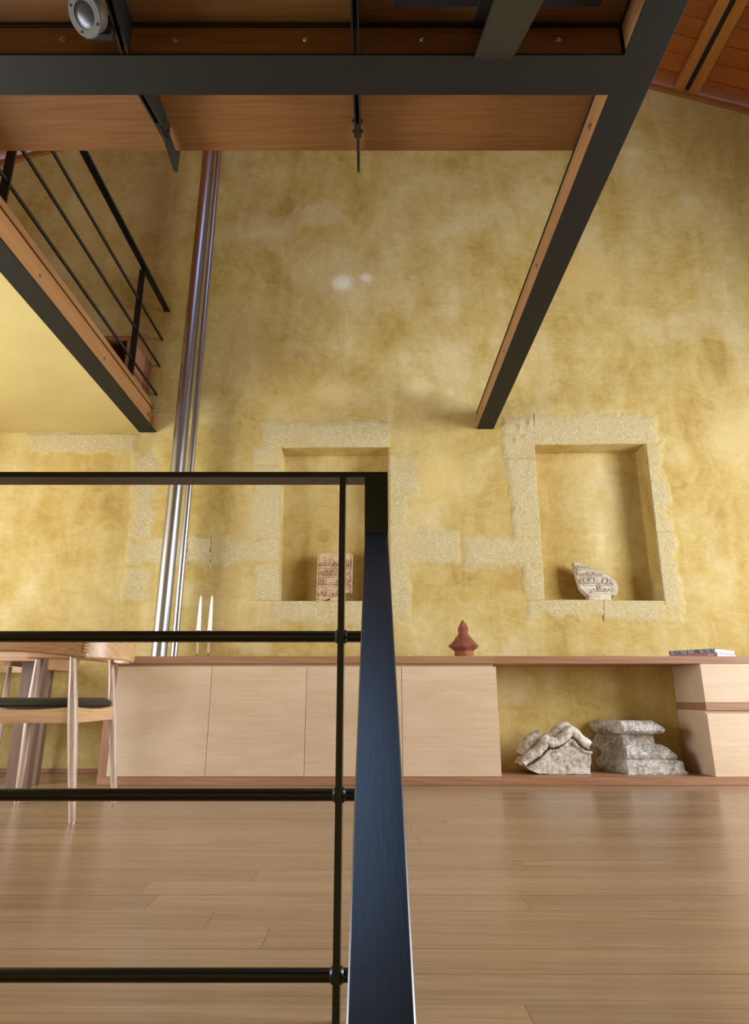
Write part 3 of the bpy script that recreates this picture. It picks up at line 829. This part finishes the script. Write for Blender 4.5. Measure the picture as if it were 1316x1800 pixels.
# left: rectangular tablet, broken at the foot
TY = W + .035; sc13 = 13.16
def tab1(u, v, d):     # u,v are crop pixels of the tablet; leaning back a little
    p = at(540 + u / sc13, 1054.5, TY); z = n1['l0'].z + .0 + (1375 - v) / sc13 * (TY * 1.02) / F
    lean = .10
    return Vector((p.x, TY + (z - n1['l0'].z) * lean, z)) + Vector((0, -1, lean)).normalized() * d
poly1 = [(205, 1375), (300, 1368), (420, 1330), (640, 1250), (780, 1215), (900, 1180), (1030, 1172), (1040, 260), (960, 205), (880, 225), (740, 205), (660, 185), (560, 235), (420, 205), (330, 240), (230, 225), (205, 320)]
t = thing('stone_tablet', 'rosy carved tablet with rows of relief lettering in the left niche', 'tablet', (tab1(620, 1375, 0).x, TY + .03, n1['l0'].z), 'carved tablets in the niches')
slabstone(t, poly1, tab1, .055, M['tablet'], 1)
relief(t, tab1, [(-1, -1, 0, 0)][:0] + [], lambda *a: True, 3, .004, M['tablet'], 22) if False else None
ip = in_poly([(225, 1350), (420, 1315), (640, 1235), (1020, 1160), (1020, 270), (240, 270)])
def tab1f(u, v, d): return tab1(u, 1375 - v, d)
relief(t, tab1f, [(60, 330, 235, 1020), (340, 560, 235, 1020), (570, 775, 235, 1020), (785, 1040, 235, 1020)], lambda u, v: ip(u, 1375 - v), 5, .010, M['tablet'], 20)
for (u0, u1) in ((205, 232), (1012, 1038)):
    bm = bmesh.new(); cs = [(u0, 1340 if u0 < 300 else 1170), (u1, 1335 if u0 < 300 else 1170), (u1, 250), (u0, 270)]
    lo = [bm.verts.new(tab1(u, v, -.001)) for u, v in cs]; hi = [bm.verts.new(tab1(u, v, .006)) for u, v in cs]
    bm.faces.new(hi); [bm.faces.new((lo[k], lo[(k + 1) % 4], hi[(k + 1) % 4], hi[k])) for k in range(4)]
    bmesh.ops.recalc_face_normals(bm, faces=bm.faces[:]); finish('raised_border', bm, M['tablet'], t)
# a chip of the same stone under the broken foot
bm = bmesh.new(); box(bm, tab1(520, 0, 0).x, tab1(760, 0, 0).x, TY + .015, TY + .06, n1['l0'].z, tab1(0, 1235, 0).z)
bmesh.ops.subdivide_edges(bm, edges=bm.edges[:], cuts=3, use_grid_fill=True); rough(bm, .01, 30, 4)
finish('broken_foot', bm, M['tablet'], t)
# right: pointed fragment
sc12 = 11.96; TY2 = W + .03; zsill2 = (n2['l0'].z + n2['r0'].z) / 2
def tab2(u, v, d):
    p = at(1000 + u / sc12, 1050, TY2); z = zsill2 + (1090 - v) / sc12 * (TY2 * 1.02) / F
    lean = .16
    return Vector((p.x, TY2 + (z - zsill2) * lean, z)) + Vector((0, -1, lean)).normalized() * d
poly2 = [(200, 235), (330, 268), (480, 335), (620, 400), (800, 490), (920, 565), (1040, 650), (1075, 760), (1065, 880), (980, 992), (850, 962), (690, 950), (560, 980), (470, 1005), (400, 985), (260, 810), (228, 560)]
poly2 = poly2[::-1]
t = thing('stone_tablet', 'pointed grey marble fragment with carved lettering in the right niche', 'tablet', (tab2(640, 0, 0).x, TY2 + .04, zsill2), 'carved tablets in the niches')
slabstone(t, poly2, tab2, .05, M['tablet2'], 2)
ip2 = in_poly([(225, 260), (620, 420), (900, 575), (1000, 650), (960, 900), (480, 930), (300, 780), (250, 560)])
def tab2f(u, v, d): return tab2(u, 1090 - v, d)
relief(t, tab2f, [(165, 320, 480, 960), (325, 500, 280, 980), (510, 675, 245, 900), (680, 830, 220, 600)], lambda u, v: ip2(u, 1090 - v), 11, .009, M['tablet2'], 19)
bm = bmesh.new(); box(bm, tab2(430, 0, 0).x, tab2(905, 0, 0).x, TY2 + .012, TY2 + .085, zsill2 - .004, tab2(0, 965, 0).z)
bmesh.ops.subdivide_edges(bm, edges=bm.edges[:], cuts=4, use_grid_fill=True); rough(bm, .012, 28, 6)
finish('rough_foot', bm, M['tablet2'], t)

# ------------------------------------------------------------------ carved stones in the open bay
def s5(x, y_, Y, z0=TT):
    """crop pixel of the fragment close-up -> X, z at depth Y"""
    p = at(900 + x / 4.1125, 1260 + y_ / 4.1125, Y); return p
kz = 1 / 4.1125 * 3.73 / F
# moulded base block
Y2 = 3.99
bm = bmesh.new()
lv = [(410, 825, 1255, 0), (395, 822, 1258, 0), (385, 825, 1235, .004), (322, 828, 1228, .004), (314, 835, 1195, .022), (300, 838, 1200, .014), (280, 840, 1196, .012), (258, 845, 1170, .02), (236, 848, 1150, .034), (216, 848, 1120, .05), (212, 848, 1078, .058), (150, 848, 1075, .06), (144, 842, 1095, .05), (138, 832, 1122, .02), (120, 830, 1132, .008), (98, 830, 1130, .01), (78, 832, 1100, .022), (60, 828, 1075, .03), (50, 828, 1060, .04)]
rings = []
def X2(x, Y): return (900 + x / 4.1125 - PX) / F * 3.74
zb0 = TT
for (yy, xf, xr, fy) in lv:
    z = zb0 + (410 - yy) * kz * 1.02
    xL = X2(700 + (410 - yy) * -.02 + 30 * math.sin(yy * .05), 0); xF = X2(xf, 0); xR_ = X2(xr, 0)
    yF = Y2 + fy * 1.35; yB = BACK - .03
    ring = []
    # left back -> along the broken left face -> front -> right -> back
    for k in range(7): ring.append(Vector((xL + (xF - xL) * (k / 7), yB + (yF + .03 - yB) * (k / 7) ** .8, z)))
    for k in range(14): ring.append(Vector((xF + (xR_ - xF) * (k / 13), yF, z)))
    for k in range(1, 7): ring.append(Vector((xR_ - .02 * (k / 6), yF + (yB - yF) * k / 6, z)))
    rings.append([bm.verts.new(p) for p in ring])
n = len(rings[0])
for a, b in zip(rings, rings[1:]):
    for k in range(n): bm.faces.new((a[k], a[(k + 1) % n], b[(k + 1) % n], b[k]))
bm.faces.new(rings[0][::-1]); bm.faces.new(rings[-1])
bmesh.ops.recalc_face_normals(bm, faces=bm.faces[:])
bmesh.ops.subdivide_edges(bm, edges=[e for e in bm.edges if e.calc_length() > .02], cuts=1)
rough(bm, .003, 22, 5, .0025, 80)
for v in bm.verts: v.co.z = max(v.co.z, zb0)
# broken left face gets deeper hollows
for v in bm.verts:
    if v.co.x < X2(822, 0): v.co.x += noise.noise(v.co * 18) * .02; v.co.y += noise.noise(v.co * 15 + Vector((5, 5, 5))) * .015
o = smooth_angle(finish('carved_stone', bm, M['lime2'], base=True), 28); o.location.z = TT
tag(o, 'speckled grey moulded stone block with stepped profile, beside the drawer unit', 'stone', 'carved stones in the open bay')

# cornice fragment with wavy moulding
t = thing('carved_stone', 'pale weathered cornice fragment with wavy beaded moulding', 'stone', (X2(330, 0), 4.07, TT), 'carved stones in the open bay')
def P1(x, y_, Y): return Vector((X2(x, 0), Y, TT + (408 - y_) * kz * 1.02))
out = [(60, 345), (110, 372), (190, 402), (300, 407), (420, 405), (555, 404), (566, 330), (572, 268), (560, 235), (520, 215), (480, 185), (440, 130), (390, 150), (330, 190), (260, 215), (225, 215), (200, 260), (150, 290), (90, 300)]
bm = bmesh.new(); Yf = 3.985; rr_ = []
for (dy, s_, sx) in ((0, .985, 0), (.02, 1, 0), (.10, 1.0, -6), (.18, .97, -14), (.215, .9, -20)):
    rr_.append([bm.verts.new(P1((x - 320) * s_ + 320 + sx, 408 - (408 - y_) * (s_ if s_ < 1 else 1), Yf + dy)) for x, y_ in out])
n = len(out)
for a, b in zip(rr_, rr_[1:]):
    for k in range(n): bm.faces.new((a[k], a[(k + 1) % n], b[(k + 1) % n], b[k]))
bm.faces.new(rr_[0][::-1]); bm.faces.new(rr_[-1])
bmesh.ops.recalc_face_normals(bm, faces=bm.faces[:])
bmesh.ops.triangulate(bm, faces=[f for f in bm.faces if len(f.verts) > 4])
for _ in range(2): bmesh.ops.subdivide_edges(bm, edges=[e for e in bm.edges if e.calc_length() > .022], cuts=1)
bmesh.ops.triangulate(bm, faces=bm.faces[:])
rough(bm, .010, 18, 8, .004, 70)
for v in bm.verts: v.co.z = max(v.co.z, TT)
smooth_angle(finish('block', bm, M['lime'], t), 50)
def path(pts, Y):
    # smooth the polyline a little
    res = []
    for a, b in zip(pts, pts[1:]):
        for k in range(6): res.append((a[0] + (b[0] - a[0]) * k / 6, a[1] + (b[1] - a[1]) * k / 6))
    res.append(pts[-1])
    for _ in range(2): res = [res[0]] + [((a[0] + b[0] * 2 + c[0]) / 4, (a[1] + b[1] * 2 + c[1]) / 4) for a, b, c in zip(res, res[1:], res[2:])] + [res[-1]]
    return [P1(x, y_, Y) for x, y_ in res]
def roll(name, pts, Y, r, seed, mat='lime', flatten=1.0):
    pp_ = path(pts, Y); bm = bmesh.new(); tube(bm, pp_, [r * (1 + .12 * noise.noise(p * 30)) for p in pp_], 14)
    bmesh.ops.triangulate(bm, faces=[f for f in bm.faces if len(f.verts) > 4])
    rough(bm, .004, 40, seed, .003, 110)
    for v in bm.verts: v.co.z = max(v.co.z, TT + .002)
    return smooth_angle(finish(name, bm, M[mat], t), 60)
top_path = [(70, 330), (120, 285), (180, 262), (225, 215), (245, 175), (285, 198), (345, 190), (400, 150), (440, 108), (480, 150), (520, 190), (556, 215)]
roll('upper_moulding', top_path, Yf + .005, .030, 3)
roll('crest', [(95, 290), (140, 215), (190, 175), (232, 162)], Yf + .07, .045, 7)
roll('crest', [(262, 180), (320, 165), (375, 105), (425, 98), (470, 140)], Yf + .06, .034, 9)
low_path = [(95, 352), (170, 335), (230, 285), (265, 248), (330, 246), (390, 208), (436, 170), (475, 220), (520, 252), (570, 262)]
roll('lower_moulding', low_path, Yf - .002, .012, 5)
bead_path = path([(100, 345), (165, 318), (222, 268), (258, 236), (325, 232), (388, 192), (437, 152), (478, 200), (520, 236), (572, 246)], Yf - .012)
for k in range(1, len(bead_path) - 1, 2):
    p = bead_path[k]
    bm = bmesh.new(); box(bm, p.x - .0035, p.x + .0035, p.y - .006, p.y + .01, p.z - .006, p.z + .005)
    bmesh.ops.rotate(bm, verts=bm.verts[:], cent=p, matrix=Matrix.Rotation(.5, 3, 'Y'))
    finish('bead_hole_shade', bm, M['hole_shade'], t)  # solid dark block painted as a shaded hole

# ------------------------------------------------------------------ chairs and table
def build_chair(label, group):
    t = thing('round_back_chair', label, 'chair', (0, 0, 0), group)
    # local frame: faces -x; legs
    def leg(f, top):
        f = Vector(f); top = Vector(top); pts = []; rad = []
        for s, r in ((0, .0115), (.012, .0125), (.25, .0165), (.55, .0205), (.66, .0205), (.85, .0155), (1, .0125)):
            pts.append(f.lerp(top, s)); rad.append(r)
        bm = bmesh.new(); tube(bm, pts, rad, 20); o = smooth_angle(finish('leg', bm, M['ash'], t), 50)
        bm = bmesh.new(); lathe(bm, [(.0108, -.0001), (.0108, .004)], f - Vector((0, 0, 0.0)), 14); g = finish('glide', bm, M['chrome'], o)
        return o
    bx, fx = .222, -.222
    leg((bx, -.255, 0), (bx - .084, -.245, .655)); leg((bx, .255, 0), (bx - .084, .245, .655))
    leg((fx, -.25, 0), (fx + .004, -.25, .655)); leg((fx, .25, 0), (fx + .004, .25, .655))
    # seat rails with a dipping top edge
    def rail(a, b, mat, dip):
        a, b = Vector(a), Vector(b); d = (b - a); nn = d.cross(Vector((0, 0, 1))).normalized() * .011
        bm = bmesh.new(); pts = []; secs = []
        for k in range(13):
            s = k / 12; dz = 4 * s * (1 - s)
            zt = .438 - dip * dz; zl = .374
            pts.append(a.lerp(b, s)); secs.append([nn + Vector((0, 0, zl)), -nn + Vector((0, 0, zl)), -nn + Vector((0, 0, zt)), nn + Vector((0, 0, zt))])
        strip(bm, pts, secs); finish('seat_rail', bm, mat, t)
    rb = bx - .053
    rail((rb, -.246, 0), (rb, .246, 0), M['ash_y'], .012); rail((fx + .002, -.25, 0), (fx + .002, .25, 0), M['ash_y'], .012)
    rail((fx, -.25, 0), (rb, -.248, 0), M['ash_x'], .012); rail((fx, .25, 0), (rb, .248, 0), M['ash_x'], .012)
    # cushion: rounded slab, slightly dished
    bm = bmesh.new(); N = 20; hx_, hy_ = .205, .245
    def cush(z_in, z_out, flip):
        rows = []
        for i in range(N + 1):
            row = []
            for j in range(N + 1):
                a, b = -1 + 2 * i / N, -1 + 2 * j / N
                m_ = max(abs(a), abs(b)); e = max(0, (m_ - .8) / .2)
                rr2 = 1 - .05 * (a * a * b * b)
                z = z_in + (z_out - z_in) * e * e + (-.006 * (1 - a * a) * (1 - b * b) if not flip else 0)
                row.append(bm.verts.new((-.027 + hx_ * a * rr2, hy_ * b * rr2, z)))
            rows.append(row)
        for i in range(N):
            for j in range(N):
                q = (rows[i][j], rows[i + 1][j], rows[i + 1][j + 1], rows[i][j + 1]); bm.faces.new(q if not flip else q[::-1])
        return rows
    r1 = cush(.476, .452, False); r2 = cush(.432, .440, True)
    rim1 = [r1[i][0] for i in range(N + 1)] + [r1[N][j] for j in range(1, N + 1)] + [r1[i][N] for i in range(N - 1, -1, -1)] + [r1[0][j] for j in range(N - 1, 0, -1)]
    rim2 = [r2[i][0] for i in range(N + 1)] + [r2[N][j] for j in range(1, N + 1)] + [r2[i][N] for i in range(N - 1, -1, -1)] + [r2[0][j] for j in range(N - 1, 0, -1)]
    for k in range(len(rim1)):
        k2 = (k + 1) % len(rim1); bm.faces.new((rim1[k], rim2[k], rim2[k2], rim1[k2]))
    bmesh.ops.recalc_face_normals(bm, faces=bm.faces[:])
    finish('cushion', bm, M['leather'], t, smooth=True)
    # bent top: arms and broad back piece
    def curve(s):      # s -1..1 around the U
        key = [(-1.0, (-.27, -.262)), (-.72, (-.02, -.272)), (-.5, (.14, -.258)), (-.3, (.235, -.19)), (-.14, (.283, -.09)), (0, (.296, 0))]
        a = -abs(s)
        for (s0, p0), (s1, p1) in zip(key, key[1:]):
            if a <= s1:
                f = (a - s0) / (s1 - s0); break
        i = key.index((s0, p0))
        def g(k): return key[max(0, min(len(key) - 1, k))][1]
        q0, q1, q2 = g(i - 1), g(i), g(i + 1)
        q3 = g(i + 2) if i + 2 < len(key) else (key[-2][1][0], -key[-2][1][1])
        def cr(a_, b_, c_, d_): return .5 * ((2 * b_) + (-a_ + c_) * f + (2 * a_ - 5 * b_ + 4 * c_ - d_) * f * f + (-a_ + 3 * b_ - 3 * c_ + d_) * f ** 3)
        x, y_ = cr(q0[0], q1[0], q2[0], q3[0]), cr(q0[1], q1[1], q2[1], q3[1])
        return Vector((x, y_ if s <= 0 else -y_, 0))
    def piece(name, s0, s1, mat):
        bm = bmesh.new(); pts = []; secs = []
        for k in range(25):
            s = s0 + (s1 - s0) * k / 24; p = curve(s); d = (curve(min(1, s + .01)) - curve(max(-1, s - .01))).normalized()
            nn = Vector((d.y, -d.x, 0))
            w = max(0, min(1, (1 - abs(s)) / .62)); w = w * w * (3 - 2 * w)
            hw_ = .030 * (1 - w) + .013 * w; zt = .688 + .048 * w; zb_ = .660 - .026 * w * w
            if abs(s) > .9: hw_ *= 1 - 3 * (abs(s) - .9)
            pts.append(p)
            c_ = .006
            secs.append([nn * (hw_ - c_) + Vector((0, 0, zb_)), nn * hw_ + Vector((0, 0, zb_ + c_)), nn * hw_ + Vector((0, 0, zt - c_)), nn * (hw_ - c_) + Vector((0, 0, zt)),
                         -nn * (hw_ - c_) + Vector((0, 0, zt)), -nn * hw_ + Vector((0, 0, zt - c_)), -nn * hw_ + Vector((0, 0, zb_ + c_)), -nn * (hw_ - c_) + Vector((0, 0, zb_))])
        strip(bm, pts, secs); smooth_angle(finish(name, bm, mat, t), 40)
    piece('arm', -1, -.42, M['arm']); piece('arm', .42, 1, M['arm']); piece('backrest', -.42, .42, M['ash_y'])
    # finger joints between arm and backrest
    for sg in (-1, 1):
        for k in range(4):
            s = .42 * sg; p = curve(s); d = (curve(s + .01) - curve(s - .01)).normalized(); nn = Vector((d.y, -d.x, 0))
            zz = .660 + .0125 * k; bm = bmesh.new()
            vs = [p + d * a + nn * (.0222 * b) + Vector((0, 0, zz + c)) for a in (-.012, .012) for b in (-1, 1) for c in (0, .006)]
            vv = [bm.verts.new(q) for q in vs]
            for q in ((0, 1, 3, 2), (4, 6, 7, 5), (0, 4, 5, 1), (2, 3, 7, 6), (0, 2, 6, 4), (1, 5, 7, 3)): bm.faces.new([vv[i] for i in q])
            bmesh.ops.recalc_face_normals(bm, faces=bm.faces[:]); finish('joint_finger', bm, M['ash_y'] if sg * 1 else M['arm'], t)
    return t
def copy_tree(o, parent=None):
    c = o.copy(); C.objects.link(c); c.parent = parent
    for chd in list(o.children): copy_tree(chd, c)
    return c
chair = build_chair('ash chair with black leather seat and curved back, in front of the table leg', 'dining chairs')
chair.location = (-1.412, 2.985, 0); chair.rotation_euler.z = math.radians(3.5)
bpy.context.view_layer.update()
c2 = copy_tree(chair); c2.location = (-2.43, 4.165, 0); c2.rotation_euler.z = math.radians(90)
c2['label'] = 'ash chair tucked behind the table against the wall, mostly hidden'

tb = thing('dining_table', 'wooden table with broad board legs behind the chair', 'table', (-2.5, 3.7, 0))
Box('table_top', -3.5, -1.62, 3.29, 4.02, .715, .745, M['table'], tb, .003)
Box('apron', -3.4, -1.70, 3.30, 3.335, .652, .700, M['table'], tb, .002)
Box('leg', -1.826, -1.712, 3.42, 3.468, 0, .714, M['walnut'], tb, .002)
Box('leg', -2.02, -1.905, 3.90, 3.945, 0, .714, M['walnut'], tb, .002)
Box('leg', -3.4, -3.285, 3.42, 3.468, 0, .714, M['walnut'], tb, .002)
Box('leg', -3.4, -3.285, 3.90, 3.945, 0, .714, M['walnut'], tb, .002)
Box('cross_rail', -1.80, -1.74, 3.469, 3.90, .62, .70, M['table'], tb, .002)

# ------------------------------------------------------------------ spotlight under the mezzanine
sc_ = at(148, 26, 1.40)
nrm = Vector((-.30, -.45, -.66)).normalized()
sl = thing('spotlight', 'round aluminium spotlight with glass lens under the mezzanine', 'lamp', sc_)
bm = bmesh.new(); lathe(bm, [(.044, -.05), (.046, -.047), (.046, -.012), (.045, -.01)], sc_, 40, nrm); smooth_angle(finish('housing', bm, M['alu'], sl))
bm = bmesh.new(); R_ = .058
lathe(bm, [(R_ - .003, -.010), (R_, -.007), (R_, -.002), (R_ - .002, 0), (.036, 0), (.0345, -.002), (.0345, -.009)], sc_, 48, nrm); 
for f in [f for f in bm.faces if len(f.verts) > 4]: bm.faces.remove(f)
smooth_angle(finish('bezel', bm, M['alu'], sl))
bm = bmesh.new(); lathe(bm, [(.0343, -.010), (.0343, -.003), (.030, -.0025), (.029, -.006), (.001, -.006)], sc_, 40, nrm); smooth_angle(finish('gasket', bm, M['steel'], sl))
bm = bmesh.new(); lathe(bm, [(.0288, -.0058), (.0288, -.004), (.02, -.0028), (.001, -.0024)], sc_, 40, nrm); smooth_angle(finish('lens', bm, M['lens'], sl))
u_, v_ = frame_for(nrm)
for a in (.6, .6 + math.pi / 2, .6 + math.pi, .6 + 1.5 * math.pi):
    bm = bmesh.new(); lathe(bm, [(.004, -.001), (.004, .0012), (.0015, .0014), (.0012, .0005)], sc_ + (u_ * math.cos(a) + v_ * math.sin(a)) * .047, 10, nrm); finish('screw', bm, M['dark'], sl)
pb = at(178, 56, 1.49)
bm = bmesh.new(); box(bm, pb.x - .045, -.808, 1.475, 1.495, pb.z - .03, pb.z + .05, .001); finish('bracket', bm, M['beam'], sl)
for dx in (-.03, -.012):
    bolt_head(sl, (pb.x + dx, 1.475, pb.z), (0, -1, 0), .004)
